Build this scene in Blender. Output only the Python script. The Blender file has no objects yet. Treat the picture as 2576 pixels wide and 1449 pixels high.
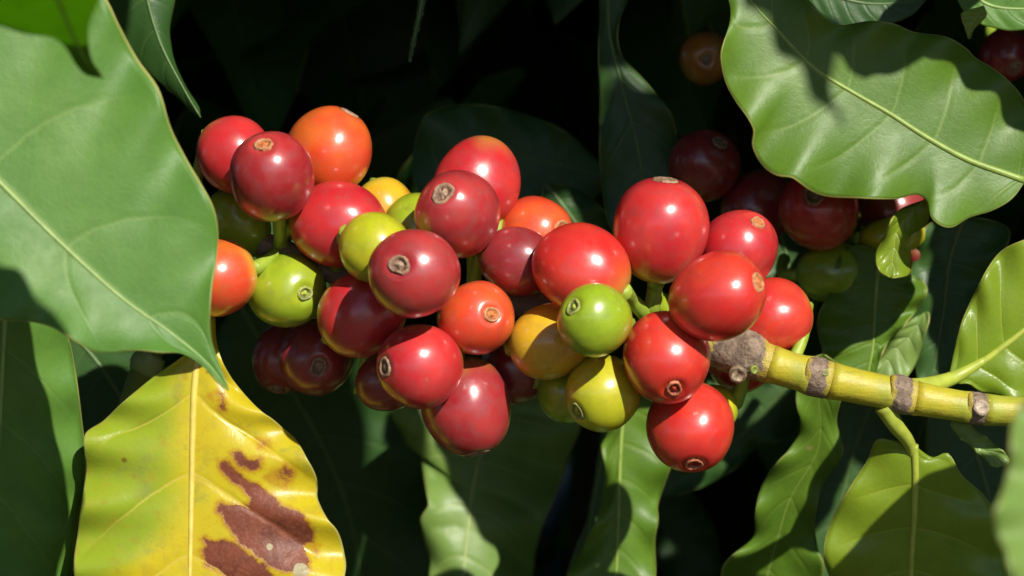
import bpy, math, random
import numpy as np
from mathutils import Vector, Matrix

scn = bpy.context.scene
COL = scn.collection
# ------------------------------------------------------------------ camera, sky, sun, exposure
ZC, D, FW = 1.15, 0.5, 0.192             # centre height, focus distance, width seen at focus (m)
S = FW / 2576.0
cam_d = bpy.data.cameras.new('camera'); cam = bpy.data.objects.new('camera', cam_d); COL.objects.link(cam)
cam.location = (0, -D, ZC); cam.rotation_euler = (math.pi / 2, 0, 0)
cam_d.sensor_width = 36; cam_d.lens = 36 * D / FW
cam_d.clip_start = 0.01; cam_d.clip_end = 500
cam_d.dof.use_dof = True; cam_d.dof.focus_distance = D - 0.004; cam_d.dof.aperture_fstop = 24
scn.camera = cam
SUN = Vector((0.38, -0.76, 0.53)).normalized()
w = bpy.data.worlds.new('World'); scn.world = w; w.use_nodes = True
wt = w.node_tree; bgn = wt.nodes['Background']
sky = wt.nodes.new('ShaderNodeTexSky'); sky.sky_type = 'NISHITA'; sky.sun_disc = False
sky.altitude = 1800; sky.air_density = .7; sky.dust_density = .3
sky.sun_elevation = math.asin(SUN.z); sky.sun_rotation = math.atan2(SUN.x, SUN.y)
wt.links.new(sky.outputs[0], bgn.inputs[0]); bgn.inputs[1].default_value = 0.085
sl = bpy.data.lights.new('sun', 'SUN'); sl.energy = 5.0; sl.angle = math.radians(0.53); sl.color = (1.0, 0.95, 0.86)
so = bpy.data.objects.new('sun', sl); COL.objects.link(so); so.location = (1, -2, 3)
so.rotation_euler = SUN.to_track_quat('Z', 'Y').to_euler()
scn.view_settings.view_transform = 'Standard'; scn.view_settings.look = 'None'
scn.view_settings.exposure = 0.35; scn.view_settings.gamma = 1.0; scn.view_settings.use_curve_mapping = False

# ------------------------------------------------------------------ helpers
def W(x, y, d):
    """point (2576-wide picture grid at the focus plane, depth d in mm behind it) -> world"""
    k = (D + d / 1000.0) / D
    return Vector(((x - 1288) * S * k, d / 1000.0, ZC - (y - 724.5) * S * k))

def PX(n, d=0.0): return n * S * (D + d / 1000.0) / D

def crv(pts, n):
    """Catmull-Rom through pts, n samples evenly spaced by arc length"""
    P = np.array(pts, float)
    if len(P) == 2: P = np.vstack([P[0], (P[0] + P[1]) / 2, P[1]])
    Q = np.vstack([2 * P[0] - P[1], P, 2 * P[-1] - P[-2]])
    out = []
    for i in range(len(P) - 1):
        p0, p1, p2, p3 = Q[i:i + 4]
        t = np.linspace(0, 1, 24, endpoint=False)[:, None]
        out.append(.5 * (2 * p1 + (p2 - p0) * t + (2 * p0 - 5 * p1 + 4 * p2 - p3) * t * t + (3 * p1 - p0 - 3 * p2 + p3) * t ** 3))
    C = np.vstack(out + [P[-1:]])
    L = np.r_[0, np.cumsum(np.linalg.norm(np.diff(C, axis=0), axis=1))]
    s = np.linspace(0, L[-1], n)
    return np.stack([np.interp(s, L, C[:, k]) for k in range(C.shape[1])], 1)

def mesh_obj(name, verts, faces, mats, origin=None, parent=None, uvs=None, fmat=None, smooth=True):
    origin = Vector(origin) if origin is not None else Vector((0, 0, 0))
    V = np.array(verts, float) - np.array(origin)
    me = bpy.data.meshes.new(name); me.from_pydata(V.tolist(), [], faces)
    for m in (mats if isinstance(mats, (list, tuple)) else [mats]): me.materials.append(m)
    if uvs is not None:
        lay = me.uv_layers.new(name='UVMap')
        idx = np.empty(len(me.loops), int); me.loops.foreach_get('vertex_index', idx)
        lay.data.foreach_set('uv', np.array(uvs, np.float32)[idx].ravel())
    if fmat is not None: me.polygons.foreach_set('material_index', np.array(fmat, np.int32))
    if smooth: me.polygons.foreach_set('use_smooth', np.ones(len(me.polygons), bool))
    me.update()
    o = bpy.data.objects.new(name, me); COL.objects.link(o)
    if parent is not None:
        o.parent = parent; o.location = origin - wloc(parent)
    else: o.location = origin
    return o

def wloc(o):
    v = Vector(o.location)
    while o.parent is not None: o = o.parent; v += o.location
    return v

def tag(o, label=None, cat=None, group=None, kind=None):
    for k, v in (('label', label), ('category', cat), ('group', group), ('kind', kind)):
        if v: o[k] = v
    return o

def empty(name, loc):
    o = bpy.data.objects.new(name, None); COL.objects.link(o); o.location = loc; o.empty_display_size = .02
    return o

def tube_data(path, radii, seg=14, rough=0.0, seed=0, cap=True):
    rng = np.random.RandomState(seed)
    P = [Vector(p) for p in path]; n = len(P); V = []; F = []; UV = []
    up = Vector((0, 0, 1)); prev = None
    for i in range(n):
        t = (P[min(i + 1, n - 1)] - P[max(i - 1, 0)]).normalized()
        if prev is None:
            a = t.cross(up) if abs(t.dot(up)) < .9 else t.cross(Vector((1, 0, 0)))
        else: a = prev - t * prev.dot(t)
        a.normalize(); prev = a; b = t.cross(a)
        for k in range(seg):
            th = 2 * math.pi * k / seg
            r = radii[i] * (1 + rough * (rng.rand() - .5))
            V.append(P[i] + (a * math.cos(th) + b * math.sin(th)) * r); UV.append((k / seg, i / (n - 1)))
    for i in range(n - 1):
        for k in range(seg):
            k2 = (k + 1) % seg
            F.append((i * seg + k, i * seg + k2, (i + 1) * seg + k2, (i + 1) * seg + k))
    if cap:
        F.append(tuple(range(seg - 1, -1, -1))); F.append(tuple((n - 1) * seg + k for k in range(seg)))
    return V, F, UV

def tube(name, path, radii, mat, parent=None, seg=14, rough=0.0, seed=0, n=None):
    if n:
        A = np.c_[np.array([list(p) for p in path]), np.array(radii)]
        A = crv(A, n); path = A[:, :3]; radii = A[:, 3]
    V, F, UV = tube_data(path, radii, seg, rough, seed)
    return mesh_obj(name, V, F, mat, path[0], parent, UV)

# ------------------------------------------------------------------ node helpers
class NT:
    def __init__(s, name):
        s.m = bpy.data.materials.new(name); s.m.use_nodes = True; s.t = s.m.node_tree
        s.out = s.t.nodes['Material Output']; s.bsdf = s.t.nodes['Principled BSDF']
    def n(s, ty, ins=None, **kw):
        nd = s.t.nodes.new('ShaderNode' + ty)
        for k, v in kw.items(): setattr(nd, k, v)
        for k, v in (ins or {}).items(): s.set(nd.inputs[k], v)
        return nd
    def set(s, sock, v):
        if isinstance(v, bpy.types.NodeSocket): s.t.links.new(v, sock)
        else: sock.default_value = v
    def math(s, op, a, b=0.0, c=0.0, clamp=False):
        nd = s.n('Math', operation=op, use_clamp=clamp)
        s.set(nd.inputs[0], a); s.set(nd.inputs[1], b); s.set(nd.inputs[2], c); return nd.outputs[0]
    def ss(s, x, a, b, lo=0.0, hi=1.0):
        nd = s.n('MapRange', interpolation_type='SMOOTHSTEP')
        for k, v in zip(range(5), (x, a, b, lo, hi)): s.set(nd.inputs[k], v)
        return nd.outputs[0]
    def mix(s, f, a, b):
        nd = s.n('Mix', data_type='RGBA')
        s.set(nd.inputs[0], f); s.set(nd.inputs[6], a); s.set(nd.inputs[7], b); return nd.outputs[2]
    def noise(s, vec, scale, detail=3.0, rough=.55, out=0):
        nd = s.n('TexNoise', {'Scale': scale, 'Detail': detail, 'Roughness': rough})
        if vec is not None: s.set(nd.inputs['Vector'], vec)
        return nd.outputs[out]
    def bump(s, h, strength, dist):
        return s.n('Bump', {'Height': h, 'Strength': strength, 'Distance': dist}).outputs[0]

def C4(c): return (c[0], c[1], c[2], 1.0)

def leaf_mat(name, base, base2, vein, NV=6.0, K=1.0, rough=.36, trans=.3, veinmix=.6, back=False, stain=False, spots=0.0, spec=.5):
    T = NT(name); B = T.bsdf
    uv = T.n('UVMap').outputs[0]; sp = T.n('SeparateXYZ', {0: uv})
    u, v = sp.outputs[0], T.math('MULTIPLY_ADD', sp.outputs[1], 2.0, -1.0)
    a = T.math('ABSOLUTE', v)
    oc = T.n('TexCoord').outputs['Object']
    nbig = T.noise(oc, 45.0, 3); nmid = T.noise(oc, 260.0, 4); nfine = T.noise(oc, 1500.0, 3)
    wob = T.math('MULTIPLY_ADD', nmid, .08, -.04)
    ph = T.math('ADD', T.math('SUBTRACT', T.math('MULTIPLY', u, NV), T.math('MULTIPLY', T.math('POWER', a, 1.25), K)), wob)
    fr = T.math('ABSOLUTE', T.math('SUBTRACT', T.math('FRACT', ph), .5))
    lat = T.math('MULTIPLY', T.ss(fr, .5 - .035 * NV / 6, .5), T.ss(a, .97, .45))
    groove = T.math('MULTIPLY', T.ss(fr, .5 - .10 * NV / 6, .5), T.ss(a, 1.0, .5))
    # fine tertiary net between the laterals
    vo = T.n('TexVoronoi', {'Vector': oc, 'Scale': 700.0}, feature='DISTANCE_TO_EDGE').outputs[0]
    net = T.ss(vo, .16, .0)
    mid = T.ss(a, .035, .012)
    col = T.mix(T.ss(nbig, .35, .68), C4(base), C4(base2))
    col = T.mix(T.math('MULTIPLY', T.ss(nmid, .3, .75), .35), col, C4([c * .72 for c in base]))
    if stain:
        at = T.n('Attribute', attribute_name='stain'); cs = T.n('SeparateColor', {0: at.outputs['Color']})
        edge = T.math('ADD', T.math('MULTIPLY_ADD', T.noise(oc, 330.0, 6, .72), 1.3, -.65), T.math('MULTIPLY', lat, -.25))
        g = T.ss(T.math('ADD', cs.outputs[1], T.math('MULTIPLY_ADD', nbig, .7, -.35)), .35, .75)
        col = T.mix(g, C4((.58, .48, .018)), C4((.30, .39, .025)))
        col = T.mix(T.math('MULTIPLY', T.ss(nmid, .5, .75), .5), col, C4((.42, .33, .03)))
        gm = T.ss(T.noise(oc, 120.0, 5, .7), .52, .70); col = T.mix(T.math('MULTIPLY', gm, .65), col, C4((.26, .30, .06)))
        # tiny dark freckles
        fv = T.n('TexVoronoi', {'Vector': oc, 'Scale': 260.0}); fs = T.n('SeparateColor', {0: fv.outputs['Color']})
        fk = T.math('MULTIPLY', T.ss(fv.outputs['Distance'], .22, .12), T.math('GREATER_THAN', fs.outputs[0], .86))
        col = T.mix(T.math('MULTIPLY', fk, .75), col, C4((.16, .07, .01)))
        col = T.mix(T.math('MULTIPLY', lat, .55), col, C4(vein)); col = T.mix(T.math('MULTIPLY', mid, .9), col, C4((.62, .45, .06)))
        halo = T.ss(T.math('ADD', cs.outputs[0], edge), .02, .45)
        col = T.mix(T.math('MULTIPLY', halo, .6), col, C4((.42, .13, .015)))
        br = T.ss(T.math('ADD', cs.outputs[0], T.math('MULTIPLY', edge, 1.0)), .36, .60)
        bcol = T.mix(T.ss(nmid, .3, .7), C4((.24, .065, .030)), C4((.15, .042, .022)))
        bcol = T.mix(T.math('MULTIPLY', T.ss(nfine, .45, .7), .5), bcol, C4((.30, .11, .06)))
        bcol = T.mix(T.math('MULTIPLY', lat, .35), bcol, C4((.30, .10, .04)))
        col = T.mix(br, col, bcol)
        col = T.mix(T.ss(cs.outputs[2], .4, .6), col, C4((.42, .36, .20)))
    else:
        col = T.mix(T.math('MULTIPLY', net, .06), col, C4(vein))
        col = T.mix(T.math('MULTIPLY', lat, veinmix), col, C4(vein))
        col = T.mix(T.math('MULTIPLY', mid, .8), col, C4(vein))
        if spots:
            fv = T.n('TexVoronoi', {'Vector': oc, 'Scale': 95.0}); fs = T.n('SeparateColor', {0: fv.outputs['Color']})
            rr = T.math('MULTIPLY_ADD', nfine, .10, .02)
            fk = T.math('MULTIPLY', T.ss(T.math('SUBTRACT', fv.outputs['Distance'], rr), .06, .0), T.math('GREATER_THAN', fs.outputs[0], 1 - spots))
            col = T.mix(T.math('MULTIPLY', fk, .8), col, C4((.36, .24, .10)))
    col = T.mix(T.math('MULTIPLY', T.ss(a, .975, .995), .75), col, C4((.42, .40, .12)))
    if back: col = T.mix(.35, col, C4((.24, .30, .12)))
    if stain: rough2 = T.math('MULTIPLY_ADD', br, .16, rough - .11)
    else: rough2 = rough - .11
    rg = T.math('ADD', T.math('MULTIPLY_ADD', nmid, .22, rough2), .18 if back else 0.0)
    h = T.math('ADD', T.math('MULTIPLY', groove, -.5), T.math('MULTIPLY', nmid, .55))
    h = T.math('ADD', h, T.math('MULTIPLY', nfine, .22)); h = T.math('SUBTRACT', h, T.math('MULTIPLY', net, .05))
    if stain: h = T.math('ADD', h, T.math('MULTIPLY', br, T.math('MULTIPLY_ADD', T.noise(oc, 700.0, 4), 1.4, -1.5)))
    nrm = T.bump(h, .32, .00045)
    for k, vv in (('Base Color', col), ('Roughness', rg), ('Normal', nrm), ('IOR', 1.45), ('Specular IOR Level', spec)): T.set(B.inputs[k], vv)
    if trans > 0:
        tcol = T.n('HueSaturation', {'Color': col, 'Saturation': 1.25, 'Value': 1.6, 'Hue': .49}).outputs[0]
        tr = T.n('BsdfTranslucent', {'Color': tcol}); ms = T.n('MixShader', {0: trans})
        T.t.links.new(B.outputs[0], ms.inputs[1]); T.t.links.new(tr.outputs[0], ms.inputs[2]); T.t.links.new(ms.outputs[0], T.out.inputs[0])
    return T.m

def cherry_mat(name, base, base2, tip, dust=.10, rough=.42, tint_amt=.9, tint_lo=.03, tint_hi=.31, sss=.2, speck=.6):
    """tip = colour round the stalk end"""
    T = NT(name); B = T.bsdf
    oi = T.n('ObjectInfo').outputs['Random']; oc = T.n('TexCoord').outputs['Object']
    off = T.n('CombineXYZ', {0: T.math('MULTIPLY', oi, 7.3), 1: T.math('MULTIPLY', oi, 3.1), 2: oi}).outputs[0]
    p = T.n('VectorMath', {0: oc, 1: off}, operation='ADD').outputs[0]
    av = T.n('SeparateXYZ', {0: T.n('UVMap').outputs[0]}).outputs[1]
    nb = T.noise(p, 95.0, 2); nm = T.noise(p, 420.0, 5, .6); nf = T.noise(p, 2600.0, 3)
    col = T.mix(T.ss(nb, .34, .66), C4(base), C4(base2))
    col = T.mix(T.math('MULTIPLY', T.ss(nm, .40, .72), .42), col, C4([c * .60 for c in base]))
    ti = T.ss(T.math('ADD', av, T.math('MULTIPLY_ADD', nb, .40, -.20)), tint_hi, tint_lo)
    col = T.mix(T.math('MULTIPLY', ti, tint_amt), col, C4(tip))
    wp = T.n('VectorMath', {0: p, 1: T.n('VectorMath', {0: T.noise(p, 900.0, 2, .5, 1), 'Scale': .0012}, operation='SCALE').outputs[0]}, operation='ADD').outputs[0]
    vo = T.n('TexVoronoi', {'Vector': wp, 'Scale': 620.0}); vs = T.n('SeparateColor', {0: vo.outputs['Color']})
    sk = T.math('MULTIPLY', T.ss(vo.outputs['Distance'], T.math('MULTIPLY_ADD', vs.outputs[1], .10, .03), .01), T.math('GREATER_THAN', vs.outputs[0], .86))
    col = T.mix(T.math('MULTIPLY', sk, speck * .6), col, C4((.50, .24, .13)))
    vo2 = T.n('TexVoronoi', {'Vector': wp, 'Scale': 260.0}); vs2 = T.n('SeparateColor', {0: vo2.outputs['Color']})
    sk2 = T.math('MULTIPLY', T.ss(vo2.outputs['Distance'], T.math('MULTIPLY_ADD', vs2.outputs[2], .2, .03), .02), T.math('GREATER_THAN', vs2.outputs[1], .88))
    scf = T.math('MULTIPLY', T.ss(T.noise(p, 330.0, 6, .72), .635, .70), T.ss(T.noise(p, 1700.0, 3), .40, .60))
    col = T.mix(T.math('MULTIPLY', scf, speck * .8), col, C4((.34, .17, .09)))
    col = T.mix(T.math('MULTIPLY', sk2, speck), col, C4((.16, .06, .02)))
    du = T.math('MULTIPLY', T.ss(T.math('ADD', nm, T.math('MULTIPLY', nb, .25)), .35, .95), dust)
    col = T.mix(du, col, C4((.50, .36, .32)))
    h = T.math('ADD', T.math('MULTIPLY', nm, .7), T.math('MULTIPLY', nf, .12))
    h = T.math('ADD', h, T.math('MULTIPLY', T.math('ADD', sk, T.math('MULTIPLY', sk2, -2.0)), .8)); h = T.math('ADD', h, scf)
    nrm = T.bump(h, .07, .0004)
    rg = T.math('MULTIPLY_ADD', nm, .16, rough - .08)
    for k, vv in (('Base Color', col), ('Roughness', rg), ('Normal', nrm), ('IOR', 1.45), ('Subsurface Weight', sss),
                  ('Specular IOR Level', .22), ('Coat Weight', 1.0), ('Coat IOR', 1.6), ('Coat Roughness', T.math('MULTIPLY_ADD', nm, .34, .07)), ('Coat Normal', nrm), ('Subsurface Radius', (1.0, .3, .12)), ('Subsurface Scale', .0022)): T.set(B.inputs[k], vv)
    return T.m

def simple_mat(name, c1, c2, scale=200.0, rough=.5, bump=.5, dist=.0006, c3=None):
    T = NT(name); B = T.bsdf; oc = T.n('TexCoord').outputs['Object']
    n1 = T.noise(oc, scale, 5, .6); n2 = T.noise(oc, scale * 4.3, 4)
    col = T.mix(T.ss(n1, .35, .65), C4(c1), C4(c2))
    if c3: col = T.mix(T.math('MULTIPLY', T.ss(n2, .55, .75), .7), col, C4(c3))
    nrm = T.bump(T.math('ADD', n1, T.math('MULTIPLY', n2, .5)), bump, dist)
    for k, vv in (('Base Color', col), ('Roughness', T.math('MULTIPLY_ADD', n2, .2, rough - .1)), ('Normal', nrm)): T.set(B.inputs[k], vv)
    return T.m

def scar_mat(name, rim, moat, cen):
    T = NT(name); B = T.bsdf; oc = T.n('TexCoord').outputs['Object']
    av = T.n('SeparateXYZ', {0: T.n('UVMap').outputs[0]}).outputs[1]
    n = T.noise(oc, 1500.0, 4, .65)
    r = T.math('ADD', av, T.math('MULTIPLY_ADD', n, .22, -.11))
    col = T.mix(T.ss(r, .34, .44), C4(cen), C4(moat)); col = T.mix(T.ss(r, .52, .62), col, C4(rim))
    n0 = T.noise(oc, 600.0, 3); col = T.mix(T.math('MULTIPLY', T.ss(n0, .45, .62), .55), col, C4([c * .6 for c in moat]))
    col = T.mix(T.math('MULTIPLY', T.ss(n, .5, .72), .7), col, C4([c * .35 for c in moat]))
    T.set(B.inputs['Base Color'], col); T.set(B.inputs['Roughness'], .6); T.set(B.inputs['Normal'], T.bump(n, .6, .0003))
    return T.m

# ------------------------------------------------------------------ ground (never in the frame, lies under the bush)
def ground_mat():
    T = NT('soil'); B = T.bsdf; oc = T.n('TexCoord').outputs['Object']
    n1 = T.noise(oc, 2.0, 6, .65); n2 = T.noise(oc, 30.0, 5)
    col = T.mix(T.ss(n1, .35, .65), C4((.085, .045, .025)), C4((.14, .08, .045))); col = T.mix(T.math('MULTIPLY', T.ss(n2, .5, .7), .5), col, C4((.05, .03, .018)))
    T.set(B.inputs['Base Color'], col); T.set(B.inputs['Roughness'], .95); T.set(B.inputs['Normal'], T.bump(n2, .8, .02)); return T.m
gv = []; gn = 40; grng = np.random.RandomState(4)
for j in range(gn + 1):
    for i in range(gn + 1):
        X = ((i / gn) * 2 - 1); Y = ((j / gn) * 2 - 1); X = X * abs(X) * 120; Y = Y * abs(Y) * 120
        gv.append((X, Y, .03 * (grng.rand() - .5)))
gf = [(j * (gn + 1) + i, j * (gn + 1) + i + 1, (j + 1) * (gn + 1) + i + 1, (j + 1) * (gn + 1) + i) for j in range(gn) for i in range(gn)]
tag(mesh_obj('ground', gv, gf, ground_mat()), kind='structure')

# ------------------------------------------------------------------ the bush
bush = empty('coffee_bush', (0.05, 0.42, 0.0))
tag(bush, 'glossy green leafy coffee bush filling the background and the frame around the fruit', 'bush')
M_bark = simple_mat('bark', (.16, .12, .085), (.09, .065, .045), 120, .8, .8, .0015)
M_green_stem = simple_mat('green_stem', (.22, .26, .04), (.16, .20, .03), 150, .5, .3, .0004)
tube('trunk', [(0.05, .42, -.02), (.06, .43, .4), (.03, .41, .9), (.06, .44, 1.4), (.05, .42, 1.85)], [.026, .022, .018, .013, .006], M_bark, bush, 16, .06, 1, n=40)
for k, (p, r) in enumerate([
        ([(.04, .42, 1.0), (-.12, .25, 1.05), (-.3, .02, 1.0)], .0045), ([(.05, .42, 1.25), (.2, .25, 1.36), (.4, .0, 1.4)], .0045),
        ([(.05, .42, 1.5), (-.1, .2, 1.62), (-.25, -.05, 1.64)], .004), ([(.05, .42, .8), (.2, .3, .85), (.42, .1, .8)], .0045),
        ([(.05, .42, 1.12), (.16, .24, 1.13), (.22, .10, 1.165), (.25, .03, 1.16)], .0042)]):
    tube('branch', p, [r * 1.3, r, r * .6] if len(p) == 3 else [r * 1.3, r * 1.1, r, r * .8], M_bark, bush, 10, .05, k, n=26)

def leaf(parent, mid, left, right, mats, d0=0, gx=0.0, gy=0.0, fold=0.0, wave=0.0, wf=4.0, bulge=.35, NV=6.0, K=1.0, nu=72, nv=12,
         thick=.35, seed=1, label=None, petiole=None, midrib=True, curl=0.0, mr=1.0, stain=None):
    """leaf blade from base to tip: mid line and both margins traced in the picture grid, each with its own depth plane"""
    rng = np.random.RandomState(seed)
    M = crv(mid, nu); L = crv([mid[0]] + left + [mid[-1]], nu); R = crv([mid[0]] + right + [mid[-1]], nu)
    xc, yc = M[nu // 2]
    ph1, ph2 = rng.rand(2) * 6.28
    V = []; UV = []; P2 = []
    t = np.linspace(0, 1, nu)
    for i in range(nu):
        ends = math.sin(math.pi * t[i]) ** .5 if 0 < t[i] < 1 else 0
        for j in range(-nv, nv + 1):
            v = j / nv; a = abs(v); E = L[i] if v < 0 else R[i]
            q = M[i] + (E - M[i]) * a
            ph = (t[i] * NV - K * a ** 1.25) % 1.0
            d = d0 + gx * (q[0] - xc) + gy * (q[1] - yc)
            d += fold * a ** 1.2 * ends + curl * a ** 3 * ends
            d -= bulge * math.sin(math.pi * ph) ** .8 * (a * (1.15 - a)) * 2.4 * ends
            d += wave * a ** 2.2 * math.sin(2 * math.pi * wf * t[i] + (ph1 if v < 0 else ph2)) * ends
            V.append(W(q[0], q[1], d)); UV.append((t[i], v * .5 + .5)); P2.append(q)
    m = 2 * nv + 1; n = len(V)
    A = np.array([list(p) for p in V]).reshape(nu, m, 3)
    du = np.gradient(A, axis=0); dv = np.gradient(A, axis=1)
    N = np.cross(du, dv); ln = np.linalg.norm(N, axis=2, keepdims=True); N = N / np.maximum(ln, 1e-12)
    if N[..., 1].sum() > 0: N = -N                       # front side faces the viewer
    A2 = A - N * (thick / 1000.0)
    V2 = np.vstack([A.reshape(-1, 3), A2.reshape(-1, 3)])
    F = []; FM = []
    c = A[nu // 2, nv]
    flip = np.cross(du[nu // 2, nv], dv[nu // 2, nv]).dot(N[nu // 2, nv]) < 0
    for i in range(nu - 1):
        for j in range(m - 1):
            q = (i * m + j, (i + 1) * m + j, (i + 1) * m + j + 1, i * m + j + 1)
            if flip: q = q[::-1]
            F.append(q); FM.append(0); F.append(tuple(x + n for x in q[::-1])); FM.append(1)
        for j in (0, m - 1):
            q = (i * m + j, (i + 1) * m + j, (i + 1) * m + j + n, i * m + j + n)
            if (j == 0) != bool(flip): q = q[::-1]
            F.append(q); FM.append(0)
    org = W(mid[0][0], mid[0][1], d0 + gx * (mid[0][0] - xc) + gy * (mid[0][1] - yc))
    o = mesh_obj('leaf', V2, F, mats[:2], org, parent, UV + UV, FM)
    if stain is not None:
        at = o.data.color_attributes.new('stain', 'FLOAT_COLOR', 'POINT')
        cc = stain(np.array(P2)); cc = np.vstack([cc, cc]).astype(np.float32)
        at.data.foreach_set('color', cc.ravel())
    if label: o['label'] = label
    if midrib:
        k = np.linspace(0, nu - 1, 40).astype(int)
        pth = A[k, nv] - N[k, nv] * .00012
        rad = (np.linspace(.62, .14, 40)) * mr / 1000.0
        Vt, Ft, Ut = tube_data(pth, rad, 8)
        mesh_obj('midrib', Vt, Ft, mats[2], pth[0], o, Ut)
    if petiole:
        pp = [W(*p) for p in petiole]; tube('petiole', pp, [.0016 * mr, .0012 * mr, .0009 * mr, .0005 * mr], mats[2], o, 10, .03, seed, n=20)
    return o

def mset(name, base, base2, vein, **kw):
    kb = dict(kw); kb['back'] = True
    return [leaf_mat(name, base, base2, vein, **kw), leaf_mat(name + '_under', base, base2, vein, **kb),
            simple_mat(name + '_rib', vein, [c * .8 for c in vein], 300, .45, .2, .0003)]
G_deep = mset('leaf_deep', (.092, .225, .030), (.12, .26, .036), (.22, .33, .08), NV=5, K=1.0, rough=.50, veinmix=.4, spec=.45)
G_mid = mset('leaf_mid', (.092, .195, .013), (.13, .24, .020), (.24, .34, .06), NV=8, K=1.0, rough=.46, spots=.16, veinmix=.4)
G_pale = mset('leaf_pale', (.17, .29, .055), (.22, .33, .08), (.32, .40, .12), NV=6, K=.8, rough=.42, spots=.12)
G_lime = mset('leaf_lime', (.18, .29, .015), (.22, .31, .02), (.36, .42, .05), NV=6, K=1.0, rough=.34, spots=.05)
G_thin = mset('leaf_thin', (.15, .33, .01), (.17, .36, .012), (.22, .40, .02), NV=6, K=.8, rough=.5, trans=.75, veinmix=.2)
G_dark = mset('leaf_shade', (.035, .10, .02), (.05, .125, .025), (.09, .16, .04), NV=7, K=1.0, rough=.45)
G_yell = mset('leaf_yellow', (.60, .44, .012), (.26, .34, .02), (.66, .52, .10), NV=5, K=1.0, rough=.33, stain=True)

# --- brown stains on the yellow leaf, in picture grid
def zp(pts): return [(x / 3.0, 966 + y / 3.0) for x, y in pts]
BROWN = [(1.0, zp([(1650,580),(1700,580),(1790,660),(1900,750),(2000,810),(2070,860),(2110,910),(2240,960),(2310,1030),(2370,1110),(2360,1190),(2300,1200),(2300,1270),(2330,1330),(2330,1390),(2250,1420),(2100,1400),(2000,1330),(1900,1270),(1800,1190),(1740,1100),(1690,1010),(1640,950),(1650,900),(1760,910),(1870,915),(1880,860),(1810,780),(1720,710),(1660,640)])),
         (1.0, zp([(1540,1170),(1620,1190),(1700,1180),(1790,1220),(1900,1290),(1990,1380),(2080,1470),(2200,1700),(1800,1700),(1700,1470),(1640,1400),(1540,1360),(1530,1260),(1580,1230)])),
         (.95, zp([(1760,520),(1800,500),(1870,560),(1960,570),(1970,630),(1910,670),(1830,640),(1780,580)])),
         (.52, zp([(1930,400),(2000,420),(2080,450),(2030,490),(1950,480)])),
         (.50, zp([(2000,700),(2080,640),(2140,610),(2230,650),(2230,740),(2180,770),(2050,750)])),
         (.8, zp([(1640,65),(1690,70),(1690,110),(1700,160),(1690,195),(1650,180),(1665,130)])),
         (.7, zp([(1570,60),(1595,60),(1595,85),(1570,85)])),
         (.48, zp([(2320,1210),(2420,1230),(2400,1330),(2340,1300)]))]
def sdist(P, poly):
    poly = np.array(poly); n = len(poly); inside = np.zeros(len(P), bool); dm = np.full(len(P), 1e9)
    for i in range(n):
        a, b = poly[i], poly[(i + 1) % n]; ab = b - a
        tt = np.clip(((P - a) @ ab) / (ab @ ab + 1e-9), 0, 1)
        dm = np.minimum(dm, np.linalg.norm(P - (a + tt[:, None] * ab), axis=1))
        c = ((a[1] > P[:, 1]) != (b[1] > P[:, 1])) & (P[:, 0] < (b[0] - a[0]) * (P[:, 1] - a[1]) / (b[1] - a[1] + 1e-12) + a[0])
        inside ^= c
    return np.where(inside, -dm, dm)
def stain(P):
    r = np.zeros(len(P))
    for wgt, pl in BROWN: r = np.maximum(r, wgt * np.clip(.5 - sdist(P, pl) / 34.0, 0, 1))
    g = np.clip((480 - P[:, 0]) / 260 + .40 - np.clip((P[:, 1] - 1330) / 250, 0, .5), 0, 1) * .85
    g = np.where(P[:, 0] > 490, .05 + .25 * np.clip((P[:, 0] - 700) / 150, 0, 1), g)
    b = np.zeros(len(P))
    for x, y, rr in ((2035, 1228, 26), (2270, 1410, 60)):
        b = np.maximum(b, np.clip(.5 + (rr / 3.0 - np.hypot(P[:, 0] - x / 3.0, P[:, 1] - 966 - y / 3.0)) / 6.0, 0, 1))
    return np.stack([r, g, b, np.ones(len(P))], 1)

LEAVES = []
def LF(*a, **k):
    o = leaf(bush, *a, **k); LEAVES.append(o); return o
LF([(-420,60),(-200,265),(0,460),(130,590),(300,745),(430,838),(520,912),(575,982)],
   [(-330,-80),(-150,-200),(60,-190),(200,-110),(270,0),(300,62),(345,145),(400,225),(430,320),(470,400),(505,460),(537,520),(549,580),(545,650),(532,720),(528,800),(532,855),(548,905)],
   [(-430,200),(-400,400),(-250,600),(-120,730),(0,803),(60,808),(130,822),(195,862),(235,884),(270,888),(340,880),(400,885),(455,889),(505,918),(555,965)],
   G_deep, d0=-60, gx=.012, gy=-.010, wave=1.4, wf=7, bulge=.5, NV=5, K=1.0, nu=110, nv=18, seed=3, fold=-1.5, mr=1.2,
   label='large smooth green leaf pointing down right at the left edge')
LF([(-150,-420),(20,-200),(120,-50),(180,80),(215,150),(258,197)],
   [(-330,-250),(-200,-60),(-80,40),(0,65),(60,85),(130,95),(165,120),(187,157),(215,188)],
   [(0,-450),(150,-300),(260,-150),(268,-60),(250,0),(227,50),(222,90),(228,140),(241,172)],
   G_thin, d0=-165, gy=.19, wave=1.0, seed=4, label='blurred bright green leaf tip lit from behind in the top left corner')
LF([(330,-250),(360,-50),(400,100),(460,220),(505,296)],
   [(230,-150),(240,0),(300,90),(370,180),(440,240),(492,290)], [(430,-200),(445,-60),(440,0),(428,70),(430,105),(442,160),(470,220),(500,268)],
   G_dark, d0=30, fold=3, seed=5, label='dark shaded leaf tip hanging above the two leftmost red cherries')
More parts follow.
